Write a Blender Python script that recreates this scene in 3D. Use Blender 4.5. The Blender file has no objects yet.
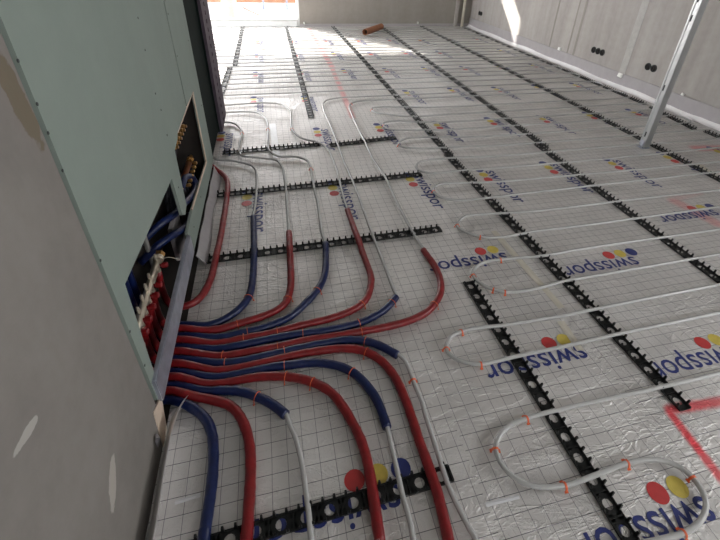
import bpy, bmesh, math, random
from mathutils import Vector, Matrix
from mathutils.geometry import tessellate_polygon

random.seed(7)
SC = bpy.context.scene
COL = SC.collection

# ------------------------------------------------------------------ camera
cam_data = bpy.data.cameras.new('camera')
cam = bpy.data.objects.new('camera', cam_data)
COL.objects.link(cam)
CAM_H = 1.42
FPX, CX, CY = 413.97, 380.58, 198.44            # focal length and optical axis in pixels of 720 x 540
cam_data.sensor_fit = 'HORIZONTAL'
cam_data.sensor_width = 36.0
cam_data.lens = FPX / 720.0 * 36.0
cam_data.shift_x = -(CX - 360.0) / 720.0
cam_data.shift_y = (CY - 270.0) / 720.0
cam_data.clip_start = 0.02
cam_data.clip_end = 200
rv = Vector((0.5496, -0.2477, -0.0327))
Rm = Matrix.Rotation(rv.length, 3, rv.normalized())
Bm = Matrix(((1, 0, 0), (0, 0, -1), (0, 1, 0)))
Mw = Rm @ Bm                                      # world -> x right, y down, z forward
right, down, fwd = Vector(Mw[0]), Vector(Mw[1]), Vector(Mw[2])
cam.matrix_world = Matrix((
    (right.x, -down.x, -fwd.x, 0.0),
    (right.y, -down.y, -fwd.y, 0.0),
    (right.z, -down.z, -fwd.z, CAM_H),
    (0, 0, 0, 1)))
SC.camera = cam

# ------------------------------------------------------------------ world, sun, exposure
SC.view_settings.view_transform = 'Standard'
SC.view_settings.look = 'None'
SC.view_settings.gamma = 1.0
SC.view_settings.use_curve_mapping = False
SC.view_settings.exposure = 0.95
world = bpy.data.worlds.new('hazy_sky')
SC.world = world
world.use_nodes = True
wb = world.node_tree.nodes['Background']
wb.inputs['Color'].default_value = (0.97, 0.98, 1.0, 1)
wb.inputs['Strength'].default_value = 6.0
sun_d = bpy.data.lights.new('sun', 'SUN')
sun_d.energy = 9.5
sun_d.angle = math.radians(1.2)
sun_d.color = (1.0, 0.95, 0.88)
sun = bpy.data.objects.new('sun', sun_d)
COL.objects.link(sun)
sun.location = (-6, 16, 12)
sun.rotation_euler = Vector((1.0, -1.4, -1.16)).to_track_quat('-Z', 'Y').to_euler()


def portal(name, loc, direction, sx, sy):
    l = bpy.data.lights.new(name, 'AREA')
    l.shape = 'RECTANGLE'
    l.size, l.size_y = sx, sy
    l.cycles.is_portal = True
    o = bpy.data.objects.new(name, l)
    COL.objects.link(o)
    o.location = loc
    o.rotation_euler = Vector(direction).to_track_quat('-Z', 'Z').to_euler()


# ------------------------------------------------------------------ materials
def lin(c):
    return tuple((x / 255 / 12.92) if x / 255 <= 0.04045 else ((x / 255 + 0.055) / 1.055) ** 2.4 for x in c)


class NT:
    def __init__(self, m):
        self.t = m.node_tree
        self.bsdf = self.t.nodes['Principled BSDF']

    def n(self, typ, **kw):
        nd = self.t.nodes.new(typ)
        for k, v in kw.items():
            setattr(nd, k, v)
        return nd

    def l(self, a, b):
        self.t.links.new(a, b)

    def val(self, sock, v):
        if hasattr(v, 'is_linked') or hasattr(v, 'links'):
            self.l(v, sock)
        else:
            sock.default_value = v

    def math(self, op, a, b=0.0, c=0.0, clamp=False):
        nd = self.n('ShaderNodeMath', operation=op, use_clamp=clamp)
        self.val(nd.inputs[0], a)
        self.val(nd.inputs[1], b)
        self.val(nd.inputs[2], c)
        return nd.outputs[0]

    def noise(self, vec, scale, detail=3.0, rough=0.5, dist=0.0):
        nd = self.n('ShaderNodeTexNoise')
        if vec is not None:
            self.l(vec, nd.inputs['Vector'])
        nd.inputs['Scale'].default_value = scale
        nd.inputs['Detail'].default_value = detail
        nd.inputs['Roughness'].default_value = rough
        nd.inputs['Distortion'].default_value = dist
        return nd.outputs['Fac']

    def ramp(self, fac, stops):
        nd = self.n('ShaderNodeValToRGB')
        while len(nd.color_ramp.elements) < len(stops):
            nd.color_ramp.elements.new(0.5)
        for e, (p, c) in zip(nd.color_ramp.elements, stops):
            e.position = p
            e.color = (*c, 1) if len(c) == 3 else c
        self.l(fac, nd.inputs['Fac'])
        return nd.outputs['Color']

    def mix(self, fac, a, b):
        nd = self.n('ShaderNodeMix', data_type='RGBA')
        self.val(nd.inputs[0], fac)
        for s, v in ((nd.inputs[6], a), (nd.inputs[7], b)):
            if isinstance(v, tuple):
                s.default_value = (*v, 1) if len(v) == 3 else v
            else:
                self.l(v, s)
        return nd.outputs[2]

    def smooth(self, v, lo, hi):
        nd = self.n('ShaderNodeMapRange', interpolation_type='SMOOTHSTEP')
        self.val(nd.inputs['Value'], v)
        nd.inputs['From Min'].default_value = lo
        nd.inputs['From Max'].default_value = hi
        return nd.outputs['Result']

    def bump(self, h, strength, dist=0.01):
        nd = self.n('ShaderNodeBump')
        nd.inputs['Strength'].default_value = strength
        nd.inputs['Distance'].default_value = dist
        self.l(h, nd.inputs['Height'])
        self.l(nd.outputs['Normal'], self.bsdf.inputs['Normal'])


MATS = {}


def mat(name, color, rough=0.6, metal=0.0, var=0.12, scale=20.0, bump=0.0, bscale=60.0, spec=None):
    m = bpy.data.materials.new(name)
    m.use_nodes = True
    t = NT(m)
    tc = t.n('ShaderNodeTexCoord').outputs['Object']
    c = lin(color)
    f = t.noise(tc, scale, 4.0)
    lo = tuple(max(0, x * (1 - var)) for x in c)
    hi = tuple(min(1, x * (1 + var)) for x in c)
    t.l(t.ramp(f, [(0.3, lo), (0.7, hi)]), t.bsdf.inputs['Base Color'])
    t.bsdf.inputs['Roughness'].default_value = rough
    t.bsdf.inputs['Metallic'].default_value = metal
    if spec is not None:
        t.bsdf.inputs['Specular IOR Level'].default_value = spec
    if bump:
        t.bump(t.noise(tc, bscale, 3.0), bump, 0.004)
    MATS[name] = m
    return m


mat('white_pipe', (180, 180, 178), 0.25, var=0.05)
mat('red_sleeve', (122, 20, 24), 0.38, var=0.18, scale=30, bump=0.7, bscale=42)
mat('blue_sleeve', (10, 27, 72), 0.38, var=0.18, scale=30, bump=0.7, bscale=42)
mat('black_plastic', (20, 22, 22), 0.32, var=0.15)
mat('orange_plastic', (226, 106, 62), 0.5, var=0.1)
mat('blue_print', (42, 52, 112), 0.45, var=0.15, scale=40)
mat('red_print', (186, 58, 58), 0.4, var=0.1, scale=40)
mat('yellow_print', (198, 178, 82), 0.45, var=0.1, scale=40)
mat('aluminium', (178, 180, 180), 0.38, 0.8, var=0.06, scale=8)
mat('galvanised', (176, 180, 192), 0.42, 0.55, var=0.15, scale=25)
mat('dark_steel', (24, 32, 30), 0.9, 0.0, var=0.15, spec=0.1)
mat('mauve_steel', (84, 74, 84), 0.7, 0.1, var=0.15, spec=0.2)
mat('brass', (186, 142, 84), 0.32, 0.85, var=0.12)
mat('copper', (176, 112, 74), 0.35, 0.8, var=0.12)
mat('nickel', (206, 196, 178), 0.3, 0.6, var=0.08)
mat('dark_pipe', (40, 40, 46), 0.5, var=0.15)
mat('grey_pipe', (132, 130, 126), 0.45, var=0.1)
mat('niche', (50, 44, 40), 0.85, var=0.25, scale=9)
mat('white_plastic', (232, 232, 228), 0.4, var=0.04)
mat('white_foam', (160, 156, 157), 0.6, var=0.05, scale=12)
mat('edge_foil', (236, 234, 234), 0.35, var=0.05, scale=12, bump=0.3, bscale=14)
mat('cardboard', (146, 98, 70), 0.8, var=0.12, scale=18)
mat('hole_shade', (28, 22, 20), 0.9, var=0.1)  # near-black colour standing in for the shade inside hollows
mat('ceiling_white', (168, 166, 163), 0.9, var=0.04)
mat('board_core', (206, 188, 170), 0.9, var=0.1)
mat('tape_clear', (196, 190, 176), 0.28, var=0.06)
mat('tape_white', (214, 214, 216), 0.3, var=0.06)
mat('silver_tape', (150, 150, 156), 0.3, 0.7, var=0.1, bump=0.5)
mat('terrace', (124, 126, 130), 0.8, var=0.06)
mat('timber', (128, 88, 64), 0.75, var=0.2, scale=5)
mat('canister', (170, 176, 150), 0.5, var=0.06)
mat('window_frame', (222, 224, 224), 0.45, var=0.03)
mat('screw_dark', (46, 50, 50), 0.6, var=0.1)
mat('filler', (172, 170, 166), 0.85, var=0.08)
mat('pale_post', (120, 128, 150), 0.5, var=0.1)
mat('drain', (206, 200, 184), 0.5, var=0.05)


def make_glass():
    m = bpy.data.materials.new('pane_glass')
    m.use_nodes = True
    nt = m.node_tree
    nt.nodes.remove(nt.nodes['Principled BSDF'])
    tr = nt.nodes.new('ShaderNodeBsdfTransparent')
    gl = nt.nodes.new('ShaderNodeBsdfGlossy')
    gl.inputs['Roughness'].default_value = 0.02
    lw = nt.nodes.new('ShaderNodeLayerWeight')
    pw = nt.nodes.new('ShaderNodeMath')
    pw.operation = 'POWER'
    pw.inputs[1].default_value = 5.0
    nt.links.new(lw.outputs['Facing'], pw.inputs[0])
    fr = nt.nodes.new('ShaderNodeMath')
    fr.operation = 'MULTIPLY_ADD'
    fr.inputs[1].default_value = 0.9
    fr.inputs[2].default_value = 0.04
    nt.links.new(pw.outputs[0], fr.inputs[0])
    mx = nt.nodes.new('ShaderNodeMixShader')
    nt.links.new(fr.outputs[0], mx.inputs[0])
    nt.links.new(tr.outputs[0], mx.inputs[1])
    nt.links.new(gl.outputs[0], mx.inputs[2])
    nt.links.new(mx.outputs[0], nt.nodes['Material Output'].inputs['Surface'])
    MATS['pane_glass'] = m


make_glass()


def make_foil():
    """silver-white laminated foil: printed 5 cm grid, creases, red sprayed marking lines"""
    m = bpy.data.materials.new('grid_foil')
    m.use_nodes = True
    t = NT(m)
    ob = t.n('ShaderNodeTexCoord').outputs['Object']
    ws = t.n('ShaderNodeNewGeometry').outputs['Position']
    sx = t.n('ShaderNodeSeparateXYZ')
    t.l(ob, sx.inputs[0])
    wx = t.n('ShaderNodeSeparateXYZ')
    t.l(ws, wx.inputs[0])
    wob = t.noise(ws, 3.0, 2.0)
    wob = t.math('MULTIPLY_ADD', wob, 0.008, -0.004)

    def line(coord, width):
        c = t.math('ADD', coord, wob)
        c = t.math('DIVIDE', c, 0.05)
        c = t.math('FRACT', c)
        c = t.math('SUBTRACT', c, 0.5)
        c = t.math('ABSOLUTE', c)
        return t.smooth(c, 0.5 - width * 20 * 1.3, 0.5 - width * 20 * 0.4)
    gx = line(sx.outputs[0], 0.0009)
    gy = line(sx.outputs[1], 0.0010)
    g = t.math('MAXIMUM', t.math('MULTIPLY', gx, 0.75), t.math('MULTIPLY', gy, 0.92))
    # red spray marks: distance to segments, feathered and speckled
    n1 = t.noise(ws, 60.0, 4.0, 0.7)
    n2 = t.noise(ws, 5.0, 2.0)
    total = None
    segs = [((1.30, 0.60), (1.62, 0.575), 0.020, 0.85), ((1.29, 0.59), (1.265, 0.30), 0.018, 0.9),
            ((2.59, 1.83), (2.63, 1.56), 0.05, 0.34), ((2.60, 1.86), (2.86, 1.90), 0.03, 0.15),
            ((3.56, 2.55), (3.9, 2.5), 0.06, 0.5), ((0.77, 8.6), (0.79, 5.6), 0.04, 0.45),
            ((0.78, 5.6), (0.71, 3.75), 0.03, 0.38)]
    for (ax, ay), (bx, by), w, s in segs:
        dx, dy = bx - ax, by - ay
        L2 = dx * dx + dy * dy
        px = t.math('SUBTRACT', wx.outputs[0], ax)
        py = t.math('SUBTRACT', wx.outputs[1], ay)
        d = t.math('MULTIPLY', t.math('ADD', t.math('MULTIPLY', px, dx), t.math('MULTIPLY', py, dy)), 1.0 / L2, clamp=True)
        ex = t.math('SUBTRACT', px, t.math('MULTIPLY', d, dx))
        ey = t.math('SUBTRACT', py, t.math('MULTIPLY', d, dy))
        dist = t.math('SQRT', t.math('ADD', t.math('MULTIPLY', ex, ex), t.math('MULTIPLY', ey, ey)))
        dist = t.math('ADD', dist, t.math('MULTIPLY_ADD', n1, w * 0.9, -w * 0.45))
        k = t.math('MULTIPLY', t.smooth(dist, w * 1.5, w * 0.3), s)
        k = t.math('MULTIPLY', k, t.math('MULTIPLY_ADD', n2, 0.8, 0.55), clamp=True)
        total = k if total is None else t.math('MAXIMUM', total, k)
    base = t.ramp(t.noise(ws, 2.2, 4.0), [(0.3, lin((200, 197, 194))), (0.7, lin((216, 213, 210)))])
    col = t.mix(g, base, lin((40, 44, 60)))
    col = t.mix(total, col, lin((226, 62, 74)))
    t.l(col, t.bsdf.inputs['Base Color'])
    t.bsdf.inputs['Metallic'].default_value = 0.45
    rough = t.math('MULTIPLY_ADD', t.noise(ws, 9.0, 3.0), 0.2, 0.40)
    t.l(rough, t.bsdf.inputs['Roughness'])
    # creases: stretched noise ridges + fine crumple
    mp = t.n('ShaderNodeMapping')
    t.l(ws, mp.inputs['Vector'])
    mp.inputs['Scale'].default_value = (1.0, 3.2, 1.0)
    r1 = t.noise(mp.outputs[0], 5.0, 5.0, 0.6, 0.8)
    r1 = t.math('ABSOLUTE', t.math('SUBTRACT', r1, 0.5))
    r1 = t.smooth(r1, 0.05, 0.0)
    mp2 = t.n('ShaderNodeMapping')
    t.l(ws, mp2.inputs['Vector'])
    mp2.inputs['Scale'].default_value = (2.6, 1.0, 1.0)
    r2 = t.noise(mp2.outputs[0], 7.0, 5.0, 0.65, 1.2)
    r2 = t.smooth(t.math('ABSOLUTE', t.math('SUBTRACT', r2, 0.5)), 0.04, 0.0)
    patch = t.smooth(t.noise(ws, 1.6, 2.0), 0.45, 0.62)
    h = t.math('ADD', t.math('MULTIPLY', r1, 0.5), t.math('MULTIPLY', t.math('MULTIPLY', r2, patch), 0.9))
    h = t.math('ADD', h, t.math('MULTIPLY', t.noise(ws, 22.0, 4.0, 0.6), 0.9))
    h = t.math('ADD', h, t.math('MULTIPLY', t.noise(ws, 4.0, 2.0), 1.6))
    t.bump(h, 0.55, 0.0065)
    MATS['grid_foil'] = m


make_foil()


def make_plaster(name, c_lo, c_hi, streak, patches=(), brown=None):
    m = bpy.data.materials.new(name)
    m.use_nodes = True
    t = NT(m)
    ws = t.n('ShaderNodeNewGeometry').outputs['Position']
    mp = t.n('ShaderNodeMapping')
    t.l(ws, mp.inputs['Vector'])
    mp.inputs['Scale'].default_value = streak
    f = t.noise(mp.outputs[0], 2.0, 5.0, 0.55)
    f2 = t.noise(ws, 14.0, 4.0, 0.6)
    f = t.math('ADD', t.math('MULTIPLY', f, 0.7), t.math('MULTIPLY', f2, 0.3))
    col = t.ramp(f, [(0.32, lin(c_lo)), (0.68, lin(c_hi))])
    sp = t.n('ShaderNodeSeparateXYZ')
    t.l(ws, sp.inputs[0])
    nz = t.noise(ws, 24.0, 3.0, 0.6)
    for (cy, cz, ry, rz, tilt, pc) in patches:
        py = t.math('SUBTRACT', sp.outputs[1], cy)
        pz = t.math('SUBTRACT', sp.outputs[2], cz)
        ca, sa = math.cos(tilt), math.sin(tilt)
        u = t.math('ADD', t.math('MULTIPLY', py, ca / ry), t.math('MULTIPLY', pz, sa / ry))
        v = t.math('ADD', t.math('MULTIPLY', py, -sa / rz), t.math('MULTIPLY', pz, ca / rz))
        d = t.math('SQRT', t.math('ADD', t.math('MULTIPLY', u, u), t.math('MULTIPLY', v, v)))
        d = t.math('ADD', d, t.math('MULTIPLY_ADD', nz, 1.0, -0.5))
        k = t.smooth(d, 1.05, 0.9)
        col = t.mix(k, col, lin(pc))
    t.l(col, t.bsdf.inputs['Base Color'])
    t.bsdf.inputs['Roughness'].default_value = 0.85
    t.bump(t.noise(ws, 45.0, 5.0, 0.6), 0.25, 0.004)
    MATS[name] = m


make_plaster('plaster_near', (122, 117, 112), (144, 139, 134), (1, 1, 0.6),
             [(0.622, 0.302, 0.062, 0.020, 0.78, (176, 170, 162)), (0.52, 0.690, 0.036, 0.011, -0.14, (176, 172, 166)),
              (0.895, 1.15, 0.028, 0.11, 0.1, (116, 106, 90))])
make_plaster('concrete_right', (148, 143, 138), (170, 166, 161), (1, 3.0, 0.25))
make_plaster('concrete_back', (134, 129, 122), (150, 145, 138), (1.5, 1, 0.4))
make_plaster('board_green', (134, 146, 138), (143, 154, 146), (1, 1, 0.5))


# ------------------------------------------------------------------ mesh helpers
def obj(name, bm, material, parent=None, smooth=False):
    me = bpy.data.meshes.new(name)
    bmesh.ops.recalc_face_normals(bm, faces=bm.faces)
    bm.to_mesh(me)
    bm.free()
    if smooth:
        for p in me.polygons:
            p.use_smooth = True
    if isinstance(material, str):
        material = MATS[material]
    me.materials.append(material)
    o = bpy.data.objects.new(name, me)
    COL.objects.link(o)
    if parent is not None:
        o.parent = parent
    return o


def share(name, src, parent=None, loc=(0, 0, 0), rot=(0, 0, 0)):
    o = bpy.data.objects.new(name, src.data)
    COL.objects.link(o)
    o.location = loc
    o.rotation_euler = rot
    if parent is not None:
        o.parent = parent
    return o


def thing(name, label, cat, loc=(0, 0, 0), group=None, rotz=0.0):
    o = bpy.data.objects.new(name, None)
    o.empty_display_size = 0.05
    COL.objects.link(o)
    o.location = loc
    o.rotation_euler = (0, 0, rotz)
    return tag(o, label, cat, group)


def tag(o, label, cat, group=None, kind=None):
    o['label'] = label
    o['category'] = cat
    if group:
        o['group'] = group
    if kind:
        o['kind'] = kind
    return o


def struct(o, label=None, cat=None):
    o['kind'] = 'structure'
    if label:
        o['label'] = label
    if cat:
        o['category'] = cat
    return o


def box(bm, x0, x1, y0, y1, z0, z1, bevel=0.0):
    v = [bm.verts.new(p) for p in ((x0, y0, z0), (x1, y0, z0), (x1, y1, z0), (x0, y1, z0), (x0, y0, z1), (x1, y0, z1), (x1, y1, z1), (x0, y1, z1))]
    for f in ((3, 2, 1, 0), (4, 5, 6, 7), (0, 1, 5, 4), (1, 2, 6, 5), (2, 3, 7, 6), (3, 0, 4, 7)):
        bm.faces.new([v[i] for i in f])
    if bevel:
        es = list({e for q in v for e in q.link_edges})
        bmesh.ops.bevel(bm, geom=es, offset=bevel, segments=2, affect='EDGES')


def bx(*a, bevel=0.0):
    bm = bmesh.new()
    box(bm, *a, bevel=bevel)
    return bm


def catmull(P, n=4):
    P = [Vector(p) for p in P]
    Q = [2 * P[0] - P[1]] + P + [2 * P[-1] - P[-2]]
    out = []
    for i in range(1, len(Q) - 2):
        a, b, c, d = Q[i - 1], Q[i], Q[i + 1], Q[i + 2]
        for k in range(n):
            t = k / n
            out.append(0.5 * (2 * b + (c - a) * t + (2 * a - 5 * b + 4 * c - d) * t * t + (3 * b - a - 3 * c + d) * t ** 3))
    out.append(P[-1])
    return out


def tube(bm, pts, r, sides=8, caps=True, wob=0.0, rz=1.0):
    """sweep a circle along pts; wob roughens the radius, rz flattens it"""
    rings = []
    n = len(pts)
    ref = None
    for i, p in enumerate(pts):
        tan = (pts[min(i + 1, n - 1)] - pts[max(i - 1, 0)]).normalized()
        if ref is None:
            up = Vector((0, 0, 1)) if abs(tan.z) < 0.9 else Vector((1, 0, 0))
            ref = (up - tan * up.dot(tan)).normalized()
        else:
            ref = (ref - tan * ref.dot(tan)).normalized()
        side = tan.cross(ref)
        rr = (r[i] if isinstance(r, list) else r) * (1 + random.uniform(-wob, wob))
        rings.append([bm.verts.new(p + (ref * math.cos(a) * rz + side * math.sin(a)) * rr)
                      for a in (2 * math.pi * k / sides for k in range(sides))])
    for A, B in zip(rings, rings[1:]):
        for k in range(sides):
            bm.faces.new((A[k], A[(k + 1) % sides], B[(k + 1) % sides], B[k]))
    if caps:
        bm.faces.new(rings[0][::-1])
        bm.faces.new(rings[-1])


def tb(pts, r, sides=8, **kw):
    bm = bmesh.new()
    tube(bm, [Vector(p) for p in pts], r, sides, **kw)
    return bm


def prism_x(outline, x0, x1):
    """extrude a (y, z) outline from x0 to x1"""
    bm = bmesh.new()
    a = [bm.verts.new((x1, y, z)) for y, z in outline]
    b = [bm.verts.new((x0, y, z)) for y, z in outline]
    n = len(a)
    for tri in tessellate_polygon([[Vector((y, z, 0)) for y, z in outline]]):
        bm.faces.new([a[i] for i in tri])
        bm.faces.new([b[i] for i in reversed(tri)])
    for i in range(n):
        bm.faces.new((a[i], b[i], b[(i + 1) % n], a[(i + 1) % n]))
    return bm


def lathe(bm, prof, center, axis='Z', seg=16):
    rings = []
    for r, h in prof:
        ring = []
        for k in range(seg):
            a = 2 * math.pi * k / seg
            p = (r * math.cos(a), r * math.sin(a), h)
            if axis == 'Y':
                p = (p[0], p[2], p[1])
            elif axis == 'X':
                p = (p[2], p[0], p[1])
            ring.append(bm.verts.new(Vector(center) + Vector(p)))
        rings.append(ring)
    for A, B in zip(rings, rings[1:]):
        for k in range(seg):
            bm.faces.new((A[k], A[(k + 1) % seg], B[(k + 1) % seg], B[k]))
    bm.faces.new(rings[0][::-1])
    bm.faces.new(rings[-1])


# ------------------------------------------------------------------ setting: shell of the room
WX_, BY, RX, CEIL = -0.465, 8.85, 4.23, 2.6
FARX = -2.6
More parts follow.
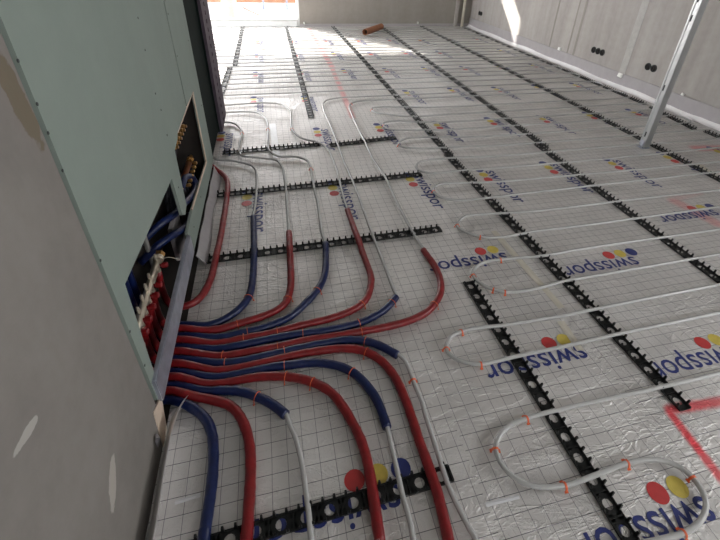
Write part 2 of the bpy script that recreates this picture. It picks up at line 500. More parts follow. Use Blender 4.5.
# feed pipes: sleeve colour, sleeve path and bare pipe path on the floor in metres
FEEDS = [
    ('red', [(-0.5, 1.47), (-0.459, 1.473), (-0.429, 1.496), (-0.409, 1.534), (-0.396, 1.577), (-0.387, 1.621), (-0.381, 1.666), (-0.378, 1.71), (-0.375, 1.755), (-0.373, 1.8), (-0.371, 1.845), (-0.368, 1.89), (-0.367, 1.935), (-0.365, 1.98), (-0.363, 2.025), (-0.362, 2.07), (-0.361, 2.115), (-0.36, 2.16), (-0.359, 2.205), (-0.358, 2.25), (-0.358, 2.295), (-0.357, 2.34), (-0.357, 2.385), (-0.357, 2.43), (-0.357, 2.475), (-0.358, 2.52), (-0.361, 2.565), (-0.366, 2.609), (-0.375, 2.654), (-0.388, 2.696), (-0.41, 2.735), (-0.417, 2.748)],
     []),
    ('blue', [(-0.5, 1.38), (-0.456, 1.371), (-0.412, 1.359), (-0.37, 1.351), (-0.327, 1.36), (-0.288, 1.381), (-0.254, 1.409), (-0.226, 1.443), (-0.207, 1.483), (-0.197, 1.526), (-0.192, 1.571), (-0.189, 1.616), (-0.187, 1.661), (-0.186, 1.706), (-0.185, 1.751), (-0.185, 1.796), (-0.185, 1.841), (-0.186, 1.886), (-0.187, 1.931), (-0.188, 1.976), (-0.189, 2.021), (-0.19, 2.066), (-0.191, 2.111), (-0.192, 2.156)],
     [(-0.193, 2.167), (-0.182, 2.301), (-0.174, 2.516), (-0.177, 2.718), (-0.196, 2.807), (-0.232, 2.861), (-0.348, 2.941), (-0.456, 2.977), (-0.497, 3.044), (-0.519, 3.165), (-0.525, 3.362), (-0.548, 3.537)]),
    ('red', [(-0.5, 1.351), (-0.456, 1.342), (-0.412, 1.33), (-0.367, 1.321), (-0.323, 1.319), (-0.278, 1.326), (-0.234, 1.335), (-0.189, 1.343), (-0.145, 1.353), (-0.103, 1.368), (-0.065, 1.39), (-0.038, 1.424), (-0.024, 1.466), (-0.015, 1.51), (-0.01, 1.555), (-0.007, 1.601), (-0.005, 1.646), (-0.004, 1.691), (-0.002, 1.736), (-0.001, 1.782), (0.0, 1.827), (0.002, 1.872), (0.003, 1.918), (0.004, 1.963)],
     [(0.004, 1.973), (0.01, 2.325), (0.013, 2.514), (0.007, 2.747), (-0.011, 2.84), (-0.04, 2.904), (-0.154, 2.959), (-0.271, 3.005), (-0.299, 3.054), (-0.313, 3.13), (-0.311, 3.286), (-0.301, 3.475), (-0.317, 3.579), (-0.359, 3.681), (-0.422, 3.74), (-0.541, 3.746)]),
    ('blue', [(-0.5, 1.322), (-0.456, 1.313), (-0.412, 1.301), (-0.368, 1.288), (-0.326, 1.277), (-0.281, 1.274), (-0.236, 1.278), (-0.191, 1.282), (-0.146, 1.288), (-0.101, 1.298), (-0.059, 1.312), (-0.019, 1.333), (0.015, 1.362), (0.047, 1.395), (0.078, 1.428), (0.106, 1.464), (0.129, 1.502), (0.147, 1.544), (0.16, 1.588), (0.169, 1.632), (0.176, 1.677), (0.181, 1.722), (0.187, 1.767), (0.192, 1.812)],
     [(0.193, 1.821), (0.185, 1.927), (0.199, 2.24), (0.198, 2.353), (0.198, 2.517), (0.205, 2.712), (0.202, 2.794), (0.183, 2.865), (0.11, 2.934), (0.009, 2.951), (-0.042, 2.992), (-0.074, 3.062), (-0.089, 3.154), (-0.085, 3.531), (-0.091, 3.726), (-0.116, 3.847), (-0.173, 3.95), (-0.3, 4.005), (-0.5, 4.004), (-0.607, 4.001)]),
    ('red', [(-0.5, 1.293), (-0.456, 1.284), (-0.412, 1.272), (-0.369, 1.259), (-0.325, 1.248), (-0.281, 1.245), (-0.236, 1.247), (-0.19, 1.249), (-0.145, 1.25), (-0.1, 1.253), (-0.055, 1.257), (-0.01, 1.265), (0.035, 1.27), (0.08, 1.273), (0.125, 1.277), (0.17, 1.285), (0.214, 1.296), (0.256, 1.312), (0.294, 1.335), (0.325, 1.367), (0.347, 1.406), (0.363, 1.448), (0.375, 1.491), (0.379, 1.536), (0.378, 1.581), (0.377, 1.627), (0.376, 1.672), (0.375, 1.718), (0.375, 1.763), (0.374, 1.808), (0.373, 1.854), (0.372, 1.899), (0.372, 1.944), (0.371, 1.99), (0.371, 2.035), (0.37, 2.08), (0.369, 2.126)],
     [(0.371, 2.136), (0.37, 2.295), (0.386, 2.616), (0.383, 2.83), (0.378, 2.957), (0.361, 3.064), (0.308, 3.173), (0.203, 3.263), (0.152, 3.357), (0.119, 3.499), (0.121, 3.668), (0.131, 3.831), (0.131, 3.976), (0.099, 4.098), (0.044, 4.182), (-0.132, 4.244), (-0.496, 4.222), (-0.59, 4.227)]),
    ('blue', [(-0.5, 1.263), (-0.456, 1.255), (-0.413, 1.243), (-0.369, 1.23), (-0.325, 1.219), (-0.28, 1.215), (-0.235, 1.215), (-0.191, 1.218), (-0.146, 1.221), (-0.101, 1.223), (-0.056, 1.224), (-0.011, 1.223), (0.034, 1.221), (0.079, 1.218), (0.124, 1.217), (0.169, 1.218), (0.214, 1.222), (0.259, 1.228), (0.302, 1.239), (0.344, 1.255), (0.384, 1.276), (0.42, 1.303), (0.451, 1.335), (0.461, 1.346)],
     [(0.463, 1.353), (0.462, 1.401), (0.463, 1.524), (0.462, 1.776), (0.466, 2.118), (0.469, 2.467), (0.459, 2.782), (0.463, 3.104), (0.463, 3.497), (0.453, 3.83), (0.459, 4.031), (0.48, 4.152), (0.552, 4.262), (0.72, 4.307), (0.895, 4.307)]),
    ('red', [(-0.5, 1.234), (-0.456, 1.226), (-0.413, 1.214), (-0.369, 1.199), (-0.327, 1.184), (-0.283, 1.175), (-0.238, 1.174), (-0.192, 1.175), (-0.147, 1.175), (-0.102, 1.176), (-0.056, 1.178), (-0.011, 1.182), (0.034, 1.184), (0.08, 1.183), (0.125, 1.182), (0.171, 1.181), (0.216, 1.18), (0.261, 1.18), (0.307, 1.18), (0.352, 1.181), (0.398, 1.184), (0.443, 1.188), (0.488, 1.196), (0.531, 1.208), (0.572, 1.226), (0.609, 1.252), (0.642, 1.283), (0.67, 1.318), (0.691, 1.358), (0.705, 1.401), (0.714, 1.445), (0.717, 1.49), (0.716, 1.535), (0.711, 1.581), (0.706, 1.626), (0.702, 1.656)],
     [(0.705, 1.664), (0.696, 1.777), (0.694, 2.074), (0.706, 2.498), (0.687, 2.795), (0.694, 3.14), (0.696, 3.487), (0.706, 3.82), (0.72, 4.0), (0.77, 4.112), (0.843, 4.159), (0.932, 4.173), (1.127, 4.167)]),
    ('blue', [(-0.5, 1.205), (-0.457, 1.197), (-0.413, 1.185), (-0.371, 1.169), (-0.329, 1.153), (-0.286, 1.142), (-0.241, 1.139), (-0.196, 1.14), (-0.151, 1.142), (-0.106, 1.145), (-0.061, 1.148), (-0.016, 1.151), (0.03, 1.152), (0.075, 1.154), (0.12, 1.154), (0.165, 1.153), (0.21, 1.147), (0.253, 1.134), (0.292, 1.113), (0.328, 1.085), (0.359, 1.053), (0.379, 1.031)],
     [(0.381, 1.036), (0.4, 0.996), (0.405, 0.935), (0.405, 0.884), (0.409, 0.825), (0.405, 0.761), (0.402, 0.645), (0.4, 0.543), (0.408, 0.476), (0.417, 0.426), (0.424, 0.382)]),
    ('red', [(-0.5, 1.176), (-0.457, 1.168), (-0.413, 1.155), (-0.371, 1.137), (-0.331, 1.12), (-0.288, 1.112), (-0.242, 1.11), (-0.198, 1.111), (-0.153, 1.113), (-0.108, 1.115), (-0.063, 1.119), (-0.018, 1.121), (0.027, 1.122), (0.073, 1.12), (0.118, 1.117), (0.163, 1.112), (0.206, 1.101), (0.247, 1.082), (0.281, 1.054), (0.309, 1.019), (0.328, 0.979), (0.342, 0.936), (0.349, 0.891), (0.353, 0.846), (0.355, 0.801), (0.356, 0.755), (0.356, 0.71), (0.357, 0.665), (0.358, 0.619), (0.359, 0.574), (0.359, 0.529), (0.356, 0.484), (0.352, 0.438), (0.348, 0.393)],
     []),
    ('blue', [(-0.5, 1.147), (-0.457, 1.139), (-0.415, 1.125), (-0.374, 1.107), (-0.333, 1.091), (-0.291, 1.083), (-0.248, 1.082), (-0.201, 1.083), (-0.155, 1.084), (-0.11, 1.084), (-0.064, 1.08), (-0.019, 1.077), (0.026, 1.072), (0.07, 1.063), (0.113, 1.047), (0.152, 1.025), (0.186, 0.996), (0.212, 0.96), (0.232, 0.919), (0.248, 0.877), (0.257, 0.833), (0.261, 0.787), (0.262, 0.757)],
     [(0.264, 0.761), (0.261, 0.713), (0.259, 0.622), (0.256, 0.553), (0.258, 0.479), (0.254, 0.422)]),
    ('red', [(-0.5, 1.117), (-0.457, 1.11), (-0.414, 1.094), (-0.373, 1.075), (-0.331, 1.061), (-0.286, 1.055), (-0.24, 1.054), (-0.195, 1.054), (-0.15, 1.05), (-0.105, 1.042), (-0.061, 1.031), (-0.019, 1.014), (0.021, 0.993), (0.058, 0.967), (0.09, 0.935), (0.114, 0.897), (0.132, 0.856), (0.147, 0.813), (0.16, 0.769), (0.169, 0.725), (0.173, 0.68), (0.173, 0.634), (0.171, 0.589), (0.168, 0.543), (0.165, 0.498), (0.163, 0.453), (0.161, 0.437)],
     []),
    ('blue', [(-0.5, 1.088), (-0.458, 1.081), (-0.418, 1.066), (-0.376, 1.047), (-0.332, 1.032), (-0.288, 1.023), (-0.245, 1.012), (-0.204, 0.994), (-0.166, 0.97), (-0.13, 0.943), (-0.098, 0.912), (-0.069, 0.878)],
     [(-0.07, 0.882), (-0.058, 0.841), (-0.042, 0.789), (-0.029, 0.71), (-0.024, 0.63), (-0.021, 0.566), (-0.021, 0.487)]),
    ('red', [(-0.5, 1.059), (-0.458, 1.051), (-0.418, 1.034), (-0.376, 1.016), (-0.334, 0.999), (-0.294, 0.979), (-0.257, 0.955), (-0.229, 0.92), (-0.21, 0.88), (-0.196, 0.837), (-0.188, 0.792), (-0.185, 0.747), (-0.185, 0.702), (-0.186, 0.657), (-0.188, 0.612), (-0.19, 0.566), (-0.192, 0.521)],
     []),
    ('blue', [(-0.5, 1.03), (-0.46, 1.022), (-0.42, 1.002), (-0.384, 0.975), (-0.351, 0.944), (-0.326, 0.907), (-0.31, 0.865), (-0.302, 0.821), (-0.298, 0.775), (-0.297, 0.73), (-0.298, 0.684), (-0.3, 0.639), (-0.303, 0.593), (-0.305, 0.548)],
     []),
]
floor = struct(obj('floor', bx(FARX - 0.1, RX + 0.15, -2.6, BY + 0.1, -0.12, -0.006), 'niche'),
               'floor covered with silver grid foil under heating pipes', 'floor')


def sheet(x0, x1, y0, y1, ox, oy, z):
    bm = bmesh.new()
    box(bm, x0 - ox, x1 - ox, y0 - oy, y1 - oy, -0.003, 0.0)
    o = obj('foil_sheet', bm, 'grid_foil', floor)
    o.location = (ox, oy, z)
    return o


sheet(WX_, 0.50, -2.5, 1.80, -0.4225, 0.804, 0.0)
sheet(0.49, 1.20, -2.5, 1.80, 0.5126, 0.584, -0.0006)
sheet(1.19, 2.22, -2.5, 1.80, 1.215, 0.60, 0.0)
sheet(2.21, 3.24, -2.5, 1.80, 2.22, 0.613, -0.0006)
sheet(3.23, RX, -2.5, 1.80, 3.24, 0.59, 0.0)
for k, y in enumerate((1.79, 2.77, 3.79, 4.79, 5.79, 6.79, 7.79)):
    y1 = (2.78, 3.80, 4.80, 5.80, 6.80, 7.80, BY)[k]
    sheet(WX_ if y < 2.7 else (-0.8 if y < 3.5 else FARX), RX, y, y1, -0.4225 + 0.011 * k, y, -0.0004 - 0.0006 * (k % 2))

# walls -----------------------------------------------------------------
wl = bpy.data.objects.new('wall_left', None)
COL.objects.link(wl)
struct(wl, 'left partition of grey plaster and green plasterboard with cut openings', 'wall')
obj('plastered_wall', bx(-0.85, WX_, -2.5, 0.928, -0.01, CEIL), 'plaster_near', wl)
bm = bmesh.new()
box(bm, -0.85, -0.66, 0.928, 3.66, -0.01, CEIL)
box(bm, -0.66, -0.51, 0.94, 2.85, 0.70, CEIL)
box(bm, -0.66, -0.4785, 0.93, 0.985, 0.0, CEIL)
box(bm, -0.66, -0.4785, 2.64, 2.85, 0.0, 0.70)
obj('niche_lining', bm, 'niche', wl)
obj('dark_post', bx(-0.66, -0.478, 2.85, 3.42, 0.06, CEIL, bevel=0.012), 'dark_steel', wl)
# plasterboard panels around the two openings
A = [(0.948, 0.135), (0.985, 0.12), (1.022, 0.572), (1.735, 0.530), (1.752, 0.33), (1.80, 0.30), (1.862, 0.315),
     (1.893, 0.592), (1.99, 0.606), (2.02, 0.625), (2.328, 0.642), (2.328, CEIL), (0.948, CEIL)]
pa = obj('plasterboard_panel', prism_x(A, -0.4775, WX_), 'board_green', wl)
Bo = [(2.352, 0.645), (2.602, 0.645), (2.582, 0.195), (1.95, 0.232), (1.765, 0.225), (1.745, 0.085), (2.85, 0.075),
      (2.85, CEIL), (2.352, CEIL)]
pb = obj('plasterboard_panel', prism_x(Bo, -0.4775, WX_), 'board_green', wl)
# pale cut edges of the boards along the far opening
bm = bmesh.new()
for (ya, za), (yb, zb) in (((2.602, 0.645), (2.582, 0.195)), ((2.582, 0.195), (1.95, 0.232)), ((2.02, 0.625), (2.602, 0.645))):
    tube(bm, [Vector((-0.468, ya, za)), Vector((-0.468, yb, zb))], 0.006, 4)
obj('cut_edge', bm, 'board_core', pb)
sbm = bmesh.new()
lathe(sbm, [(0.0042, 0.0), (0.0042, 0.001), (0.002, 0.0014)], (0, 0, 0), 'X', 8)
first = None
for y, z in [(0.945, 1.21), (0.95, 1.124), (0.947, 1.063), (0.943, 0.977), (0.95, 0.457), (0.948, 0.72), (0.955, 0.30),
             (1.831, 1.159), (1.818, 1.047), (1.81, 0.88), (1.832, 0.804), (1.828, 0.693), (1.80, 0.45)]:
    if first is None:
        first = obj('screw', sbm, 'screw_dark', pa)
        first.location = (WX_, y, z)
    else:
        share('screw', first, pa, (WX_, y, z))
for y, z in [(2.375, 1.1), (2.375, 0.9), (2.78, 0.9), (2.79, 0.5), (2.2, 0.16), (1.9, 0.16)]:
    share('screw', first, pb, (WX_, y, z))
# bare beige foot of the near board and a crumpled scrap of tape
obj('bare_edge', prism_x([(0.87, 0.0), (0.93, 0.0), (0.978, 0.118), (0.93, 0.133), (0.895, 0.15)], -0.468, -0.4625), 'board_core', wl)
bm = bmesh.new()
vs = [bm.verts.new((-0.4625 + random.uniform(0.001, 0.008), 0.846 + math.cos(a) * r, 0.085 + math.sin(a) * r * 1.5))
      for a, r in ((k * 0.7, 0.020 + random.uniform(-.008, .008)) for k in range(9))]
c = bm.verts.new((-0.450, 0.846, 0.085))
for i in range(9):
    bm.faces.new((vs[i], vs[(i + 1) % 9], c))
obj('tape_scrap', bm, 'silver_tape', wl)

# perforated steel profile at the end of the partition
pp = thing('perforated_profile', 'tall dark mauve perforated steel profile at the end of green plasterboard', 'steel profile', (-0.445, 3.635, 0.06))
bm = bmesh.new()
H = 2.5
box(bm, -0.02, 0.0, -0.215, -0.06, 0.0, H)
box(bm, -0.02, 0.0, -0.015, 0.215, 0.0, H)
for k in range(42):
    box(bm, -0.02, 0.0, -0.06, -0.015, k * 0.06, k * 0.06 + 0.028)
obj('slotted_face', bm, 'mauve_steel', pp)
obj('side_flange', bx(-0.20, -0.02, 0.195, 0.215, 0.0, H), 'mauve_steel', pp)
obj('backing', bx(-0.2, -0.022, -0.215, 0.195, 0.0, H), 'dark_steel', pp)

# back wall with two windows
WIN1 = (-2.0, 0.62, 0.0, 2.2)
WIN2 = (2.68, 3.65, 1.6, 2.2)
bm = bmesh.new()
Y0, Y1 = BY, BY + 0.14
box(bm, FARX - 0.1, WIN1[0], Y0, Y1, -0.05, CEIL)
box(bm, WIN1[0], WIN1[1], Y0, Y1, WIN1[3], CEIL)
box(bm, WIN1[1], WIN2[0], Y0, Y1, -0.05, CEIL)
box(bm, WIN2[0], WIN2[1], Y0, Y1, -0.05, WIN2[2])
box(bm, WIN2[0], WIN2[1], Y0, Y1, WIN2[3], CEIL)
box(bm, WIN2[1], RX + 0.15, Y0, Y1, -0.05, CEIL)
struct(obj('wall_back', bm, 'concrete_back'), 'grey back wall with a terrace window', 'wall')


def window(name, x0, x1, z0, z1, foot, label, nmull):
    w = bpy.data.objects.new(name, None)
    COL.objects.link(w)
    struct(w, label, 'window')
    bm = bmesh.new()
    ya, yb = BY + 0.03, BY + 0.10
    box(bm, x0, x0 + 0.05, ya, yb, z0, z1)
    box(bm, x1 - 0.05, x1, ya, yb, z0, z1)
    box(bm, x0 + 0.05, x1 - 0.05, ya, yb, z1 - 0.05, z1)
    obj('window_frame', bm, 'window_frame', w)
    obj('threshold', bx(x0 + 0.05, x1 - 0.05, BY - 0.005, yb, z0, z0 + foot, bevel=0.006), 'window_frame', w)
    if foot > 0.1:
        obj('drip_rail', bx(x0 + 0.05, x1 - 0.05, BY - 0.02, BY - 0.005, z0 + foot - 0.035, z0 + foot - 0.015, bevel=0.004), 'aluminium', w)
    obj('pane', bx(x0 + 0.05, x1 - 0.05, BY + 0.06, BY + 0.066, z0 + foot, z1 - 0.05), 'pane_glass', w)
    portal(name + '_portal', ((x0 + x1) / 2, BY + 0.14, (z0 + z1) / 2), (0, -1, 0), x1 - x0, z1 - z0)


window('window_1', *WIN1, 0.14, 'terrace window with white threshold in the back wall', 1)
window('window_2', *WIN2, 0.05, 'high narrow window in the back wall', 1)

bm = bmesh.new()
box(bm, RX, RX + 0.15, 0.3, BY + 0.14, -0.05, CEIL)
box(bm, RX, RX + 0.15, -1.9, 0.3, -0.05, 1.15)  # unseen opening beside the camera, added to brighten the left wall
box(bm, RX, RX + 0.15, -1.9, 0.3, 2.2, CEIL)
box(bm, RX, RX + 0.15, -2.6, -1.9, -0.05, CEIL)
portal('right_portal', (RX + 0.15, -0.8, 1.675), (-1, 0, 0), 2.2, 1.05)
wr = struct(obj('wall_right', bm, 'concrete_right'),
            'bare grey concrete wall on the right with flush sockets', 'wall')
# filler strips over panel joints of the right wall
for y, w_, m_ in ((4.33, 0.05, 'filler'), (5.31, 0.018, 'concrete_back'), (5.45, 0.012, 'concrete_back'), (5.9, 0.015, 'concrete_back')):
    o = obj('joint_filler', bx(RX - 0.003, RX, y - w_, y + w_, 0.17, CEIL), m_, wr)
# front wall (behind the camera) and the far left wall, each with an unseen opening added for light
bm = bmesh.new()
box(bm, -0.85, 0.6, -2.6, -2.5, -0.05, CEIL)
box(bm, 0.6, 2.8, -2.6, -2.5, -0.05, 1.5)
box(bm, 0.6, 2.8, -2.6, -2.5, 2.1, CEIL)
box(bm, 2.8, RX, -2.6, -2.5, -0.05, CEIL)
portal('front_portal', (1.7, -2.6, 1.8), (0, 1, 0), 2.2, 0.6)
struct(obj('wall_front', bm, 'concrete_back'))
bm = bmesh.new()
box(bm, FARX - 0.1, FARX, 3.56, 3.8, -0.05, CEIL)
box(bm, FARX - 0.1, FARX, 8.7, BY, -0.05, CEIL)
box(bm, FARX - 0.1, FARX, 3.8, 8.7, 2.5, CEIL)
box(bm, FARX - 0.1, FARX, 3.8, 8.7, -0.05, 1.0)
box(bm, FARX, -0.85, 3.56, 3.66, -0.05, CEIL)
struct(obj('wall_far_left', bm, 'concrete_back'))
portal('left_portal', (FARX - 0.1, 6.25, 1.75), (1, 0, 0), 4.9, 1.5)
struct(obj('ceiling', bx(FARX - 0.1, RX + 0.15, -2.6, BY + 0.14, CEIL, CEIL + 0.15), 'ceiling_white'))

# edge insulation strips along the walls
bm = bmesh.new()
box(bm, RX - 0.012, RX, -2.5, BY, 0.0, 0.17)
br = struct(obj('baseboard_right', bm, 'white_foam'), 'white foam edge strip along the right wall', 'edge strip')
bm = bmesh.new()
prev = None
for k in range(120):
    y = -2.5 + (BY + 2.5) * k / 119
    w1 = 0.012 * math.sin(y * 5.1) + random.uniform(-.006, .006)
    row = [bm.verts.new(p) for p in ((RX - 0.013, y, 0.035 + w1 * .6), (RX - 0.03, y, 0.016 + w1 * .3), (RX - 0.055 + w1, y, 0.006), (RX - 0.085 + w1, y, 0.002))]
    if prev:
        for i in range(3):
            bm.faces.new((prev[i], prev[i + 1], row[i + 1], row[i]))
    prev = row
obj('foil_flap', bm, 'edge_foil', br, smooth=True)
struct(obj('baseboard_back', bx(WIN1[1], RX - 0.012, BY - 0.012, BY, 0.0, 0.055), 'white_foam'))
bl = bpy.data.objects.new('baseboard_left', None)
COL.objects.link(bl)
struct(bl, 'white edge strip folded up along the left wall', 'edge strip')


def ribbon(rows, th=0.004):
    bm = bmesh.new()
    prev = None
    for (b, t_) in rows:
        b, t_ = Vector(b), Vector(t_)
        nrm = Vector((th, 0, th * 0.4))
        q = [bm.verts.new(b), bm.verts.new(t_), bm.verts.new(t_ + nrm), bm.verts.new(b + nrm)]
        if prev:
            for i in range(4):
                bm.faces.new((prev[i], prev[(i + 1) % 4], q[(i + 1) % 4], q[i]))
        else:
            bm.faces.new(q)
        prev = q
    bm.faces.new(prev[::-1])
    return bm


rows = [((-0.460, y, 0.001), (-0.416 + 0.002 * math.sin(y * 14), y, 0.098)) for y in [i * 0.06 for i in range(0, 15)]]
rows += [((-0.458, 0.90, 0.002), (-0.410, 0.93, 0.088)), ((-0.448, 0.935, 0.030), (-0.400, 0.972, 0.074)), ((-0.41, 0.98, 0.058), (-0.395, 0.997, 0.062))]
obj('folded_strip', ribbon(rows), 'edge_foil', bl)
rows = [((-0.425 - 0.008 * math.sin(y * 9), y, 0.001), (-0.460, y, 0.065 + 0.008 * math.sin(y * 23))) for y in [1.78 + i * 0.06 for i in range(18)]]
obj('folded_strip', ribbon(rows), 'white_foam', bl)
# ------------------------------------------------------------------ print on the foil
fc = bpy.data.curves.new('lettering', 'FONT')
fc.body = 'swisspor'
fc.size = 1.0
fc.offset = 0.006
fc.resolution_u = 3
fo = bpy.data.objects.new('lettering', fc)
COL.objects.link(fo)
dg = bpy.context.evaluated_depsgraph_get()
lm = bpy.data.meshes.new_from_object(fo.evaluated_get(dg))
bpy.data.objects.remove(fo)
xs = [v.co.x for v in lm.vertices]
x0, x1 = min(xs), max(xs)
sc = 0.455 / (x1 - x0)
for v in lm.vertices:
    v.co = ((v.co.x - x0) * sc - 0.025, (v.co.y - 0.26) * sc * 1.05, 0.0)
lm.materials.append(MATS['blue_print'])
dots = {}
for cname in ('blue_print', 'yellow_print', 'red_print'):
    bm = bmesh.new()
    bmesh.ops.create_circle(bm, cap_ends=True, segments=20, radius=0.032)
    me = bpy.data.meshes.new('printed_dot')
    bm.to_mesh(me)
    bm.free()
    me.materials.append(MATS[cname])
    dots[cname] = me


def logo(x, y, rz, cut=False):
    o = bpy.data.objects.new('printed_lettering', lm)
    COL.objects.link(o)
    o.parent = floor
    o.location = (x, y, 0.0012)
    o.rotation_euler = (0, 0, rz)
    for cname, dx in (('blue_print', -0.05), ('yellow_print', 0.025), ('red_print', 0.10)):
        if cut and cname == 'blue_print':
            continue                                  # lost under the overlapping next sheet
        d = bpy.data.objects.new('printed_dot', dots[cname])
        COL.objects.link(d)
        d.parent = o
        d.location = (dx, -0.072, 0.0)


for x, y in ((1.81, 1.352), (1.119, 1.528), (1.132, 0.892), (1.795, 0.748), (1.135, 0.31), (0.225, 0.558), (2.724, 1.663),
             (2.75, 1.10), (-0.30, -0.05), (3.5, 1.4)):
    logo(x, y, math.pi, 1.1 < x < 1.2)
for r, ys in enumerate((2.465, 3.465, 4.465, 5.465, 6.465, 7.465)):
    for k in range(8):
        x = -0.165 + 0.56 * k
        if x > 4.0 or (r == 1 and k == 0) or (r == 2 and k in (1, 2)):
            continue
        logo(x + 0.01 * r, ys + 0.01 * ((k * 7) % 5 - 2), -math.pi / 2)
logo(0.375, 4.40, -math.pi / 2)
logo(-0.40, 3.50, -math.pi / 2)
# ------------------------------------------------------------------ clip rails
def rail_meshes(L):
    n = max(1, round(L / 0.07))
    m = L / n
    bm = bmesh.new()
    hw, th = 0.026, 0.004
    K = 12
    for i in range(n):
        cx = (i + 0.5) * m
        tops, bots, to, bo = [], [], [], []
        rad = 0.016
        for k in range(K):
            a = 2 * math.pi * (k + 0.5) / K
            c, s = math.cos(a), math.sin(a)
            tops.append(bm.verts.new((cx + rad * c, rad * s, th)))
            bots.append(bm.verts.new((cx + rad * c, rad * s, 0.0005)))
            f = min(m / 2 / max(abs(c), 1e-6), hw / max(abs(s), 1e-6))
            to.append(bm.verts.new((cx + f * c, f * s, th)))
            bo.append(bm.verts.new((cx + f * c, f * s, 0.0005)))
        for k in range(K):
            j = (k + 1) % K
            bm.faces.new((tops[k], tops[j], to[j], to[k]))
            bm.faces.new((tops[j], tops[k], bots[k], bots[j]))
            if k in (2, 8) or True:
                bm.faces.new((to[k], to[j], bo[j], bo[k]))
        # corner fill and raised ribs between the holes
        for sx in (-1, 1):
            for sy in (-1, 1):
                x_ = cx + sx * m / 2
                y_ = sy * hw
                xa, xb = sorted((x_, x_ - sx * 0.009))
                ya, yb = sorted((y_, y_ - sy * 0.019))
                box(bm, xa, xb, ya, yb, 0.0005, th)
        box(bm, cx + m / 2 - 0.0025, cx + m / 2 + 0.0025, -hw + 0.004, hw - 0.004, th, th + 0.003)
        for sy in (-1, 1):
            ya, yb = sorted((sy * hw, sy * (hw - 0.004)))
            box(bm, i * m, (i + 1) * m, ya, yb, th, th + 0.004)
    tm = bmesh.new()
    for i in range(n * 2):
        cx = (i + 0.5) * m / 2
        for sy in (-1, 1):
            vs = [tm.verts.new(p) for p in (
                (cx - 0.005, sy * 0.0205, 0.008), (cx + 0.005, sy * 0.0205, 0.008), (cx + 0.005, sy * 0.026, 0.008), (cx - 0.005, sy * 0.026, 0.008),
                (cx - 0.003, sy * 0.0235, 0.026), (cx + 0.003, sy * 0.0235, 0.026), (cx + 0.003, sy * 0.0305, 0.024), (cx - 0.003, sy * 0.0305, 0.024))]
            for f in ((0, 1, 5, 4), (1, 2, 6, 5), (2, 3, 7, 6), (3, 0, 4, 7), (4, 5, 6, 7)):
                tm.faces.new([vs[q] for q in f])
    return bm, tm


def rail(p0, p1, label, group):
    a, b = Vector((*p0, 0.0)), Vector((*p1, 0.0))
    d = b - a
    t = thing('clip_rail', label, 'clip rail', a, group, math.atan2(d.y, d.x))
    s_, t_ = rail_meshes(d.length)
    obj('perforated_strip', s_, 'black_plastic', t)
    o = obj('clip_teeth', t_, 'black_plastic', t)
    o['kind'] = 'stuff'


G1, G2 = 'long clip rails across the pipe loops', 'short clip rails under the feed pipes'
rail((0.845, 1.385), (0.86, 0.22), 'black clip rail under the near white loops, starting beside the red sleeve end', G1)
rail((1.30, 2.80), (1.355, 0.585), 'black clip rail ending at the red spray mark on the foil', G1)
rail((1.255, 8.80), (1.315, 2.76), 'thin black clip rail running to the back wall left of the cardboard tube', G1)
rail((2.155, 2.86), (2.135, 0.5), 'black clip rail leaving the frame at right below the metal pole', G1)
rail((2.24, 8.70), (2.195, 2.78), 'long black clip rail reaching the back wall beside the cardboard tube', G1)
rail((3.19, 3.30), (3.19, 1.2), 'black clip rail passing the foot of the metal pole', G1)
rail((3.12, 8.80), (3.20, 3.33), 'long black clip rail behind the pole towards the far wall', G1)
rail((4.02, 8.70), (4.03, 3.66), 'rearmost long black clip rail close to the right wall', G1)
rail((4.015, 3.56), (3.925, 2.92), 'short crooked black clip rail beside the right wall, right of the pole', G1)
rail((3.99, 2.86), (3.99, 1.8), 'black clip rail at the right frame edge by the wall', G1)
rail((-0.46, 8.80), (-0.466, 5.82), 'faint black clip rail under the terrace window, left one', G1)
rail((-0.52, 5.76), (-0.555, 4.5), 'short black clip rail beside the dark steel post', G1)
rail((0.346, 8.80), (0.316, 3.79), 'black clip rail running from terrace window to bent grey feed pipes', G1)
rail((-0.345, 0.556), (0.425, 0.580), 'wide black clip rail in the foreground under red and blue sleeves', G2)
rail((-0.425, 1.812), (0.875, 1.836), 'black clip rail crossing under the sleeve ends, second from the front', G2)
rail((-0.435, 2.475), (0.985, 2.515), 'black clip rail under the straight grey feed pipes, third from the front', G2)
rail((-0.435, 3.125), (0.325, 3.165), 'short black clip rail beside the dark post foot', G2)
rail((0.402, 3.13), (0.985, 3.20), 'short black clip rail between grey pipe bends and first far loop', G2)

